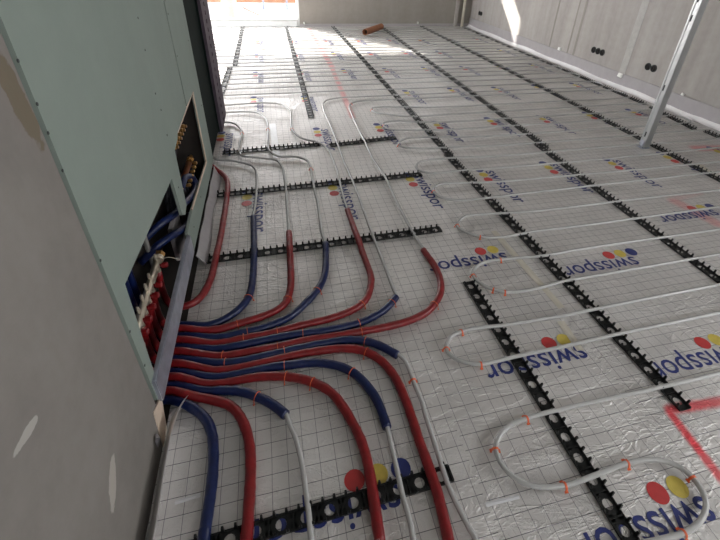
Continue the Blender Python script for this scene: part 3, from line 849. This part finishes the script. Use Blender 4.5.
# ------------------------------------------------------------------ heating pipes
PIPES = []                                        # (polyline, radius, short description)
RS, RP = 0.0145, 0.0085
ZP = 0.019
hue_mat = {'red': 'red_sleeve', 'blue': 'blue_sleeve'}
FIELD_NEAR = [
    [(2.331, 3.856), (1.917, 3.85), (1.529, 3.871), (1.034, 3.955), (0.935, 3.90), (0.962, 3.79), (1.222, 3.65), (1.445, 3.635), (1.824, 3.642), (2.221, 3.649)],
    [(2.118, 3.453), (1.735, 3.44), (1.384, 3.465), (1.10, 3.54), (0.975, 3.525), (0.940, 3.45), (1.002, 3.343), (1.318, 3.282), (1.654, 3.255), (2.026, 3.265)],
    [(1.908, 3.058), (1.575, 3.077), (1.263, 3.128), (1.064, 3.136), (0.958, 3.032), (1.006, 2.948), (1.183, 2.905), (1.491, 2.888), (1.803, 2.862)],
    [(1.704, 2.671), (1.389, 2.701), (1.149, 2.706), (1.026, 2.676), (0.972, 2.593), (0.998, 2.525), (1.084, 2.484), (1.318, 2.490), (1.603, 2.481)],
    [(1.816, 2.275), (1.498, 2.283), (1.203, 2.313), (1.060, 2.325), (0.985, 2.263), (0.995, 2.16), (1.11, 2.096), (1.298, 2.09), (1.707, 2.100)],
    [(1.561, 1.885), (1.167, 1.917), (1.051, 1.907), (0.978, 1.834), (0.992, 1.775), (1.064, 1.703), (1.174, 1.674), (1.446, 1.688), (1.786, 1.683), (2.803, 1.694)],
    [(2.556, 1.482), (1.634, 1.485), (1.350, 1.474), (1.206, 1.484), (1.080, 1.493), (0.987, 1.490), (0.92, 1.459), (0.884, 1.408), (0.894, 1.345), (0.937, 1.294), (1.004, 1.262), (1.107, 1.253), (1.226, 1.263), (1.322, 1.274), (1.531, 1.276), (2.326, 1.285)],
    [(2.094, 1.086), (1.615, 1.082), (1.157, 1.073), (1.057, 1.075), (0.881, 1.080), (0.770, 1.090), (0.680, 1.088), (0.621, 1.068), (0.583, 1.019), (0.595, 0.972), (0.639, 0.937), (0.690, 0.919), (0.756, 0.918), (0.859, 0.922), (0.960, 0.922), (1.054, 0.922), (1.347, 0.929), (1.918, 0.933)],
    [(1.615, 0.673), (1.315, 0.675), (1.057, 0.680), (0.890, 0.682), (0.750, 0.679), (0.653, 0.660), (0.593, 0.608), (0.599, 0.535), (0.655, 0.482), (0.752, 0.461), (0.857, 0.464), (0.992, 0.472), (1.090, 0.460), (1.150, 0.425), (1.166, 0.374), (1.146, 0.322), (1.088, 0.288), (1.012, 0.275), (0.947, 0.277), (0.80, 0.285), (0.60, 0.27), (0.50, 0.20), (0.472, 0.08), (0.47, -0.5), (0.47, -1.2)],
]


def right_turn(ya, yb, x=4.07):
    r = abs(ya - yb) / 2
    c = (ya + yb) / 2
    s = 1 if ya > yb else -1
    return [(x - 0.5, ya + s * 0.012), (x - r, ya), (x - r * 0.25, c + s * r * 0.72), (x, c), (x - r * 0.25, c - s * r * 0.72), (x - r, yb), (x - 0.5, yb - s * 0.012)]


def left_turn(ya, yb, x):
    return [(2 * x - q[0], q[1]) for q in right_turn(ya, yb, x)]


near_field = []
prev_y = 4.167
for loop in FIELD_NEAR:
    near_field += right_turn(prev_y, loop[0][1])
    if loop[0][0] < 2.6:
        near_field.append(((3.57 + loop[0][0]) / 2, loop[0][1] + random.uniform(-.012, .012)))
    near_field += loop
    if loop is not FIELD_NEAR[-1]:
        near_field.append(((3.57 + loop[-1][0]) / 2, loop[-1][1] + random.uniform(-.012, .012)))
    prev_y = loop[-1][1]

far_field = []
ylist = [4.307, 4.535, 4.745, 4.955, 5.15, 5.34, 5.53, 5.735, 5.93, 6.13, 6.335, 6.545, 6.75, 6.95, 7.16, 7.37, 7.58, 7.78, 7.98, 8.18, 8.38, 8.58]
for i in range(0, len(ylist) - 1):
    ya, yb = ylist[i], ylist[i + 1]
    if i % 2 == 0:
        far_field += right_turn(ya, yb, 4.04 + random.uniform(-.03, .03))
        far_field += [(x, yb + random.uniform(-.014, .014)) for x in (2.9, 2.2, 1.5, 0.9, 0.3, -0.4, -1.0)]
    else:
        far_field += left_turn(ya, yb, -2.0)
        far_field += [(x, yb + random.uniform(-.014, .014)) for x in (-1.0, -0.4, 0.3, 0.9, 1.5, 2.2, 2.9)]

ORD = ['first', 'second', 'third', 'fourth', 'fifth', 'sixth', 'seventh', 'eighth', 'ninth', 'tenth', 'eleventh', 'twelfth', 'thirteenth', 'fourteenth', 'fifteenth',
       'sixteenth', 'seventeenth', 'eighteenth', 'nineteenth', 'twentieth', 'twenty-first', 'twenty-second']
LABELS = [
    'red sleeved pipe hugging the green board and hooking back into the wall',
    'leftmost blue sleeve turning away from the viewer, its grey pipe bending behind the dark post',
    'red sleeve curving between the two left blue sleeves, grey pipe beyond',
    'blue sleeve ending on the second clip rail, grey pipe running on to the far left',
    'long red sleeve passing the clip rail to an end beside the printed lettering',
    'short blue sleeve end turned up beside the outermost red bend, feeding the far pipe field',
    'outermost red sleeve bending far right, its white pipe feeding the loops at right',
    'topmost blue sleeve bending towards the viewer, grey white pipe running down its right side',
    'outermost red sleeve running to the bottom frame edge at centre',
    'dark blue sleeve ending above the blue printed dot in the foreground',
    'red sleeve running to the bottom edge between two white pipes over the front rail',
    'short blue sleeve ending at a white pipe left of centre in the foreground',
    'red sleeve bending down to the bottom edge beside the leftmost blue sleeve',
    'blue sleeve nearest the viewer beside the folded white edge strip',
]
SHORT = ['red sleeve along the green board', 'leftmost far-going blue sleeve', 'red sleeve between the left blue sleeves', 'blue sleeve ending on the second rail',
         'long red sleeve past the rail', 'short upturned blue sleeve', 'outermost far-going red sleeve', 'topmost blue sleeve turning nearer',
         'outermost red sleeve to the bottom edge', 'blue sleeve above the blue dot', 'red sleeve over the front rail', 'short foreground blue sleeve',
         'red sleeve beside the nearest blue', 'nearest blue sleeve']


def smooth01(v):
    v = max(0.0, min(1.0, v))
    return v * v * (3 - 2 * v)


def rail_lift(y):
    return 0.005 * max(smooth01(1.6 - abs(y - yr) / 0.07) for yr in (0.568, 1.824, 2.49))


def sleeve_radii(i, P3):
    out = []
    for p in P3:
        if p.x < -0.48:
            out.append(RS * 0.97)
            continue
        d = 1.0
        for j in (i - 1, i + 1):
            if 0 <= j < len(FEEDS):
                d = min(d, min((p.x - q[0]) ** 2 + (p.y - q[1]) ** 2 for q in FEEDS[j][1]))
        out.append(min(0.0168, max(RS, math.sqrt(d) * 0.5)))
    for _ in range(3):
        out = [out[0]] + [(a + b + c) / 3 for a, b, c in zip(out, out[1:], out[2:])] + [out[-1]]
    return out


for i, (hue, sl, wp) in enumerate(FEEDS):
    y0 = sl[0][1]
    if i >= 7:                                    # these run on below the picture towards the next room
        tail = wp if wp else sl
        ex = tail[-1][0]
        tail += [(ex, y) for y in (0.2, -0.2, -0.7, -1.2)]
    t = thing('heating_pipe', LABELS[i], 'pipe', (sl[1][0], sl[1][1], 0.0), 'insulated feed pipes fanning out of the manifold opening')
    off = Vector((sl[1][0], sl[1][1], 0.0))
    pts = []
    if hue == 'red':
        pts += [(-0.535, y0, 0.245), (-0.54, y0, 0.16), (-0.537, y0, 0.085), (-0.522, y0, 0.045)]
        lift = 0.017
    else:
        pts += [(-0.60, y0, 0.585), (-0.602, y0, 0.42), (-0.602, y0, 0.25), (-0.598, y0, 0.11), (-0.575, y0, 0.048), (-0.54, y0, 0.026)]
        lift = 0.004
    for (x, y) in sl:
        pts.append((x, y, RS + 0.0008 + lift * smooth01((-0.33 - x) / 0.15) + rail_lift(y)))
    if i == 0:
        pts += [(-0.437, 2.765, 0.03), (-0.462, 2.775, 0.055), (-0.49, 2.78, 0.09)]
    P3 = catmull(pts, 3)
    R3 = sleeve_radii(i, P3)
    for p, rr in zip(P3, R3):
        p.z += rr - RS
    obj('sleeve', tb([p - off for p in P3], R3, 12, wob=0.045), hue_mat[hue], t, smooth=True)
    PIPES.append((P3, RS, SHORT[i], i))
    if wp:
        w2 = list(wp)
        if i == 5:
            w2 = w2 + [(x, 4.307 + random.uniform(-.008, .008)) for x in (1.5, 2.3, 3.0)] + far_field
        elif i == 6:
            w2 = w2 + [(x, 4.167 + random.uniform(-.008, .008)) for x in (1.7, 2.4, 3.1)] + near_field
        if i in (1, 2, 3, 4):
            w2 = w2 + [(-0.75 - 0.1 * k, w2[-1][1] + (0.08 if i == 1 else 0.0)) for k in range(2)] if i != 1 else w2
        lx, ly = sl[-2]
        d = (Vector(w2[0]) - Vector((lx, ly))).normalized()
        head = Vector(w2[0]) - d * 0.03
        W3 = catmull([(head.x, head.y, RS)] + [(x, y, ZP) for (x, y) in w2], 4)
        obj('bare_pipe', tb([p - off for p in W3], RP, 8), 'white_pipe', t, smooth=True)
        PIPES.append((W3, RP, 'white pipe from the ' + SHORT[i] if i != 6 else 'white loop pipe at right', i))

# ------------------------------------------------------------------ orange pipe clips
CLIPS_W = [(0.75, 0.679), (0.595, 0.600), (0.755, 0.46), (0.99, 0.473), (1.159, 0.39), (1.005, 0.275), (0.68, 1.088), (0.583, 1.015), (0.69, 0.919),
           (0.403, 0.906), (0.884, 1.406), (0.982, 1.277), (1.08, 1.493), (0.98, 1.841), (1.064, 1.703), (0.985, 2.235), (0.942, 3.447),
           (0.958, 3.015), (0.744, 4.083), (0.119, 3.5), (-0.305, 3.476), (-0.085, 3.531), (0.205, 2.695), (0.937, 1.294), (0.955, 3.87)]
CLIPS_S = [(-0.247, 1.333), (-0.209, 1.286), (-0.228, 1.245), (-0.078, 1.252), (0.023, 1.219), (-0.085, 1.175), (-0.301, 1.174), (-0.283, 1.135),
           (-0.063, 1.151), (-0.07, 1.081), (-0.055, 1.035), (-0.163, 0.973), (0.036, 0.991), (0.255, 1.22), (0.263, 1.13), (0.256, 1.078), (0.194, 0.997),
           (-0.028, 1.435), (-0.204, 1.48), (0.109, 1.465), (0.293, 1.339), (0.43, 1.308), (0.628, 1.263), (0.255, 1.182)]


def clip_mesh(r, w):
    bm = bmesh.new()
    prof = [(-r - 0.004, 0.0), (-r - 0.002, r * 0.9)]
    prof += [(-(r + 0.0015) * math.cos(math.pi * k / 8), r + (r + 0.0015) * math.sin(math.pi * k / 8)) for k in range(9)]
    prof += [(r + 0.002, r * 0.9), (r + 0.004, 0.0)]
    th = 0.0022
    rows = []
    for k, (y, z) in enumerate(prof):
        n = Vector((0, y, z - r * 0.6)).normalized() * th
        rows.append([bm.verts.new((sx, y + q * n.y, z + q * n.z)) for sx, q in ((-w, 0), (w, 0), (w, 1), (-w, 1))])
    for A_, B_ in zip(rows, rows[1:]):
        for k in range(4):
            bm.faces.new((A_[k], A_[(k + 1) % 4], B_[(k + 1) % 4], B_[k]))
    bm.faces.new(rows[0])
    bm.faces.new(rows[-1][::-1])
    for sy in (-1, 1):
        box(bm, -w * 1.6, w * 1.6, min(sy * (r + 0.003), sy * (r + 0.009)), max(sy * (r + 0.003), sy * (r + 0.009)), 0.0, 0.003)
    return bm


clip_src = {}
found = []
for lst, rad in ((CLIPS_W, RP), (CLIPS_S, RS)):
    for (x, y) in lst:
        best = None
        for P3, r, short, pi in PIPES:
            if abs(r - rad) > 1e-6:
                continue
            for k, p in enumerate(P3[:-1]):
                if p.z > 0.06:
                    continue
                d = (p.x - x) ** 2 + (p.y - y) ** 2
                if best is None or d < best[0]:
                    best = (d, P3, k, r, short)
        found.append((best[4], best[2], best[1], best[3]))
found.sort(key=lambda q: (q[0], q[1]))
count = {}
for short, k, P3, r in found:
    count[short] = count.get(short, 0) + 1
    p, q = P3[k], P3[k + 1]
    a = math.atan2(q.y - p.y, q.x - p.x)
    lab = '%s orange clip along the %s' % (ORD[count[short] - 1], short)
    if r == RP:
        zoff = ZP - RP - 0.002
        w = 0.0035
    else:
        zoff = p.z - 0.0168
        w = 0.0012
    if r not in clip_src:
        o = obj('pipe_clip', clip_mesh(r if r == RP else 0.0168, w), 'orange_plastic')
        clip_src[r] = o
    else:
        o = bpy.data.objects.new('pipe_clip', clip_src[r].data)
        COL.objects.link(o)
    o.location = (p.x, p.y, max(0.0, zoff - 0.001))
    o.rotation_euler = (0, 0, a)
    tag(o, lab, 'pipe clip', 'orange clips holding the pipes')

# ------------------------------------------------------------------ manifold opening
rail_o = tag(obj('cabinet_rail', bx(-0.470, -0.452, 0.955, 1.75, 0.113, 0.217, bevel=0.003), 'galvanised'),
             'galvanised sheet-metal rail along the foot of the near opening above the sleeves', 'metal rail')
mf = thing('heating_manifold', 'nickel heating manifold with valve caps inside the near opening', 'manifold', (-0.53, 1.3, 0.02))


def mob(name, bm, m, par=None, smooth=False):
    bmesh.ops.translate(bm, vec=(0.53, -1.3, -0.02), verts=bm.verts)
    return obj(name, bm, m, par or mf, smooth)


mob('supply_bar', tb([(-0.535, 1.02, 0.275), (-0.535, 1.53, 0.275)], 0.015, 14), 'nickel', smooth=True)
for y, m_ in ((1.035, 'white_plastic'), (1.515, 'nickel'), (1.54, 'brass')):
    bm = bmesh.new()
    lathe(bm, [(0.019, -0.011), (0.021, -0.008), (0.021, 0.008), (0.019, 0.011)], (-0.535, y, 0.275), 'Y', 6 if m_ == 'brass' else 14)
    mob('end_cap', bm, m_)
mob('return_bar', tb([(-0.602, 1.0, 0.60), (-0.602, 1.55, 0.60)], 0.016, 12), 'nickel', smooth=True)
for i, (hue, sl, wp) in enumerate(FEEDS):
    y0 = sl[0][1]
    if hue == 'red':
        bm = bmesh.new()
        lathe(bm, [(0.012, -0.034), (0.013, -0.02), (0.009, -0.016), (0.009, 0.0)], (-0.535, y0, 0.275), 'Z', 6)
        c = mob('connector', bm, 'nickel')
        bm = bmesh.new()
        lathe(bm, [(0.006, 0.012), (0.006, 0.02), (0.011, 0.022), (0.012, 0.04), (0.009, 0.043)], (-0.535, y0, 0.275), 'X', 10)
        mob('valve_cap', bm, 'red_sleeve')
        bm = bmesh.new()
        lathe(bm, [(0.005, 0.012), (0.007, 0.03), (0.004, 0.045)], (-0.535, y0 + 0.02, 0.275), 'Z', 8)
        mob('flow_gauge', bm, 'nickel')
    else:
        bm = bmesh.new()
        lathe(bm, [(0.012, -0.034), (0.013, -0.02), (0.009, -0.016), (0.009, 0.0)], (-0.602, y0, 0.60), 'Z', 6)
        mob('connector', bm, 'nickel')
mob('vent_pipe', tb([(-0.60, 1.62, 0.02), (-0.60, 1.62, 0.5)], 0.011, 8), 'grey_pipe', smooth=True)
mob('lead_seal_wire', tb(catmull([(-0.53, 1.50, 0.28), (-0.50, 1.53, 0.265), (-0.468, 1.56, 0.222)], 4), 0.0013, 5), 'nickel')

# thick blue supply pipes between the two openings
for pts, lab in (([(-0.64, 1.66, 0.26), (-0.56, 1.72, 0.31), (-0.505, 1.82, 0.305), (-0.50, 1.95, 0.268), (-0.498, 2.085, 0.226), (-0.497, 2.22, 0.190), (-0.50, 2.30, 0.19),
                   (-0.51, 2.315, 0.225), (-0.515, 2.25, 0.272), (-0.52, 2.17, 0.30), (-0.525, 2.08, 0.29)], 'thick blue supply pipe looping up in front of the copper bar'),
                 ([(-0.64, 1.60, 0.20), (-0.57, 1.64, 0.25), (-0.52, 1.71, 0.25), (-0.50, 1.80, 0.215), (-0.497, 1.92, 0.165), (-0.51, 2.05, 0.12), (-0.54, 2.15, 0.08)],
                  'lower thick blue supply pipe vanishing behind the board below the post')):
    t = thing('supply_pipe', lab, 'pipe', (pts[0][0], pts[0][1], 0.0), 'thick blue supply pipes')
    P3 = catmull(pts, 5)
    off = Vector((pts[0][0], pts[0][1], 0))
    obj('insulation', tb([p - off for p in P3], 0.017, 12), 'blue_sleeve', t, smooth=True)
    obj('fitting', tb([P3[-1] - off, P3[-1] - off + (P3[-1] - P3[-3]).normalized() * 0.03], 0.012, 8), 'brass', t)

wm = thing('water_manifold', 'brass and copper water manifold with dark pipes in the far opening', 'manifold', (-0.53, 2.3, 0.02))


def wob(name, bm, m, smooth=False):
    bmesh.ops.translate(bm, vec=(0.53, -2.3, -0.02), verts=bm.verts)
    return obj(name, bm, m, wm, smooth)


wob('lower_bar', tb([(-0.545, 2.12, 0.262), (-0.545, 2.47, 0.25)], 0.017, 12), 'copper', True)
bm = bmesh.new()
lathe(bm, [(0.020, 0.0), (0.020, 0.02), (0.014, 0.024), (0.014, 0.04), (0.021, 0.044), (0.021, 0.065), (0.012, 0.07), (0.012, 0.10)], (-0.545, 2.465, 0.25), 'Y', 8)
wob('valve', bm, 'brass')
wob('upper_bar', tb([(-0.525, 1.96, 0.545), (-0.525, 2.34, 0.555)], 0.014, 10), 'copper', True)
bm = bmesh.new()
lathe(bm, [(0.018, 0.0), (0.018, 0.02), (0.012, 0.024), (0.012, 0.05), (0.019, 0.054), (0.019, 0.07)], (-0.525, 2.33, 0.555), 'Y', 8)
wob('valve', bm, 'brass')
for k in range(6):
    y = 2.03 + 0.055 * k
    bm = bmesh.new()
    lathe(bm, [(0.010, 0.0), (0.013, 0.008), (0.013, 0.02), (0.008, 0.024), (0.008, 0.034)], (-0.512, y, 0.548), 'X', 6)
    wob('outlet_fitting', bm, 'brass')
    wob('dark_branch_pipe', tb(catmull([(-0.525, y, 0.535), (-0.56, y, 0.42), (-0.60, y + 0.01, 0.25), (-0.61, y + 0.01, 0.0)], 4), 0.008, 8), 'dark_pipe', True)
for k in range(6):
    y = 2.17 + 0.055 * k
    bm = bmesh.new()
    lathe(bm, [(0.008, 0.012), (0.011, 0.02), (0.011, 0.032), (0.006, 0.036)], (-0.53, y, 0.258), 'X', 6)
    wob('outlet_fitting', bm, 'brass')
    wob('dark_branch_pipe', tb(catmull([(-0.535, y, 0.245), (-0.53, y, 0.15), (-0.54, y, 0.0)], 3), 0.008, 8), 'dark_pipe', True)
tag(obj('mounting_plate', bx(-0.56, -0.54, 1.80, 1.98, 0.03, 0.225, bevel=0.003), 'white_foam'),
    'small pale mounting plate behind the blue pipes between the openings', 'plate')

# ------------------------------------------------------------------ other things
pole = thing('support_pole', 'upright aluminium pole with slots standing on the foil at right', 'pole', (3.08, 2.655, 0.0))
bm = bmesh.new()
s = 0.031
box(bm, -s, s, -s, s, 0.012, 2.58, bevel=0.003)
obj('square_tube', bm, 'aluminium', pole)
for z in (0.10, 0.50, 1.02, 1.15, 1.7):
    obj('slot', bx(-s - 0.0008, -s + 0.002, -0.007, 0.007, z, z + 0.045, bevel=0.0005), 'screw_dark', pole)
obj('edge_channel', bx(-s - 0.004, -s, 0.010, 0.018, 0.012, 2.58), 'aluminium', pole)
obj('foot_plate', bx(-0.05, 0.03, -0.04, 0.04, 0.002, 0.012, bevel=0.002), 'galvanised', pole)
obj('foot_bracket', bx(-s - 0.006, -s, -0.02, 0.02, 0.012, 0.07, bevel=0.002), 'galvanised', pole)

ct = thing('cardboard_tube', 'brown cardboard tube lying on the foil near the back wall', 'tube', (1.685, 7.73, 0.027))
d = Vector((0.47, 0.62, 0)).normalized()
bm = bmesh.new()
R0, R1, L = 0.055, 0.048, 0.75
q = Matrix.Rotation(math.atan2(d.y, d.x), 4, 'Z')
rings = []
for (x, r) in ((0.0, R1), (0.0, R0), (L, R0), (L, R1)):
    rings.append([bm.verts.new(q @ Vector((x, r * math.cos(2 * math.pi * k / 20), r * math.sin(2 * math.pi * k / 20) + R0 + 0.002))) for k in range(20)])
for A_, B_ in ((0, 1), (1, 2), (2, 3), (3, 0)):
    for k in range(20):
        bm.faces.new((rings[A_][k], rings[A_][(k + 1) % 20], rings[B_][(k + 1) % 20], rings[B_][k]))
obj('tube_wall', bm, 'cardboard', ct, smooth=False)
bm = bmesh.new()
vs = [bm.verts.new(q @ Vector((0.12, R1 * math.cos(2 * math.pi * k / 20), R1 * math.sin(2 * math.pi * k / 20) + R0 + 0.002))) for k in range(20)]
bm.faces.new(vs)
obj('inner_shade_disc', bm, 'hole_shade', ct)  # dark disc painted for the shade inside the hollow tube


def socket(y0, z, n, label):
    t = thing('socket_box', label, 'socket box', (RX, y0, z), 'empty flush sockets in the right wall')
    for k in range(n):
        bm = bmesh.new()
        lathe(bm, [(0.034, -0.002), (0.034, -0.010), (0.040, -0.010), (0.041, 0.0)], (0, -k * 0.085, 0), 'X', 16)
        o = obj('cup', bm, 'screw_dark', t)
        bm = bmesh.new()
        lathe(bm, [(0.032, -0.004), (0.033, -0.003)], (0, -k * 0.085, 0), 'X', 14)
        obj('cavity_shade', bm, 'hole_shade', o)  # dark disc on the uncut wall, painted as recess shade
        bm = bmesh.new()
        box(bm, -0.0115, -0.006, -k * 0.085 - 0.003, -k * 0.085 + 0.003, -0.04, 0.04)
        obj('bridge', bm, 'black_plastic', o)


socket(4.925, 0.325, 3, 'triple dark flush socket on the right wall left of the pale filler strip')
socket(3.985, 0.335, 2, 'double dark flush socket on the right wall beside the metal pole')
socket(8.43, 0.315, 2, 'small dark flush socket on the right wall near the far corner')
tag(obj('drain_pipe', tb([(4.03, 8.77, 0.0), (4.03, 8.77, 2.58)], 0.03, 14), 'drain', smooth=True), 'cream vertical pipe in the far right corner', 'pipe')
tag(obj('corner_batten', bx(3.86, 3.93, 8.80, 8.845, 0.0, 2.58, bevel=0.004), 'concrete_right'), 'narrow grey batten on the back wall beside the corner pipe', 'batten')

for i, (x, y, z, sz, lab) in enumerate(((4.212, 5.62, 0.17, 0.03, 'white foam scrap on the edge strip below the sunlit wall'),
                                        (4.205, 4.32, 0.12, 0.035, 'white foam scrap at the foot of the pale filler strip'),
                                        (4.212, 3.42, 0.17, 0.018, 'tiny white foam scrap on the edge strip right of the pole'),
                                        (0.70, 8.83, 0.05, 0.03, 'white foam scrap at the right foot of the terrace window'),
                                        (3.05, 8.83, 0.05, 0.03, 'white foam scrap at the foot of the back wall'))):
    bm = bmesh.new()
    box(bm, -sz * .4, sz * .4, -sz, sz, 0, sz * 1.4, bevel=sz * .2)
    for v in bm.verts:
        v.co += Vector((random.uniform(-1, 1), random.uniform(-1, 1), random.uniform(0, 1))) * sz * 0.15
    o = tag(obj('foam_scrap', bm, 'white_plastic'), lab, 'foam scrap')
    o.location = (x, y, z)

# strips of adhesive tape on the foil
for (ax, ay), (bx_, by_), w, m_, lab in (((1.18, 1.76), (1.21, 1.13), 0.018, 'tape_clear', 'yellowish clear tape strip running under the white loop beside the lettering'),
                                        ((1.155, 1.06), (1.14, 0.90), 0.018, 'tape_clear', 'short clear tape piece left of the near printed dots'),
                                        ((-0.045, 3.70), (-0.03, 2.97), 0.028, 'tape_white', 'shiny white tape strip between bent grey pipes'),
                                        ((3.28, 2.27), (3.19, 2.02), 0.025, 'tape_clear', 'clear tape strip beside the rail right of the pole'),
                                        ((-0.40, 0.69), (-0.33, 0.695), 0.006, 'tape_white', 'thin shiny foil fold beside the nearest blue sleeve'),
                                        ((0.495, 0.475), (0.605, 0.472), 0.006, 'tape_white', 'thin shiny foil fold beside the near white loop')):
    a, b = Vector((ax, ay, 0)), Vector((bx_, by_, 0))
    dv = b - a
    bm = bmesh.new()
    n = 8
    prev = None
    for k in range(n + 1):
        f = k / n
        wv = w * (1 + random.uniform(-.06, .06))
        z = 0.0012 + random.uniform(0, .0008)
        row = [bm.verts.new((dv.length * f, -wv, 0.0006)), bm.verts.new((dv.length * f, 0, z + .0006)), bm.verts.new((dv.length * f, wv, 0.0006))]
        if prev:
            bm.faces.new((prev[0], row[0], row[1], prev[1]))
            bm.faces.new((prev[1], row[1], row[2], prev[2]))
        prev = row
    o = tag(obj('adhesive_tape', bm, m_), lab, 'tape')
    o.location = a + Vector((0, 0, 0.0004))
    o.rotation_euler = (0, 0, math.atan2(dv.y, dv.x))

# ------------------------------------------------------------------ outside the terrace window
ter = struct(obj('terrace', bx(-9, 6, BY + 0.16, 22, -0.12, -0.04), 'terrace'), 'pale terrace outside the window', 'terrace')
for k in range(8):  # upper planks added out of view, to cut sky glare on the foil
    z0 = 0.0 + k * 0.21
    o = tag(obj('timber_plank', bx(-9, 5.0, 12.6, 12.66, z0, z0 + 0.205, bevel=0.01), 'timber'),
            '%s brown timber plank of the fence beyond the terrace' % ('lowest', 'second lowest', 'third lowest', 'fourth lowest', 'added fourth highest', 'added third highest', 'added second highest', 'added topmost')[k], 'plank', 'timber planks beyond the terrace')
cn = thing('canister', 'pale plastic canister standing outside the terrace window', 'canister', (-0.72, 9.75, -0.04))
bm = bmesh.new()
lathe(bm, [(0.135, 0.0), (0.15, 0.03), (0.15, 0.30), (0.14, 0.34), (0.15, 0.37), (0.15, 0.55), (0.11, 0.62), (0.05, 0.64)], (0, 0, 0), 'Z', 18)
obj('body', bm, 'canister', cn, smooth=True)
bm = bmesh.new()
lathe(bm, [(0.05, 0.64), (0.055, 0.645), (0.055, 0.69), (0.045, 0.70)], (0, 0, 0), 'Z', 14)
obj('cap', bm, 'white_plastic', cn)
for x, y in ((-0.05, 11.6), (0.52, 11.6)):
    tag(obj('terrace_post', bx(x - 0.022, x + 0.022, y - 0.022, y + 0.022, -0.04, 1.1, bevel=0.004), 'pale_post'),
        'slim grey post outside the window, %s one' % ('left' if x < 0 else 'right'), 'post')
tag(obj('garden_hose', tb(catmull([(-0.55, 11.9, -0.03), (-0.35, 11.2, -0.03), (-0.15, 10.6, -0.03), (-0.02, 10.2, -0.03)], 5), 0.012, 8), 'timber', smooth=True),
    'thin brown hose lying across the terrace outside', 'hose')
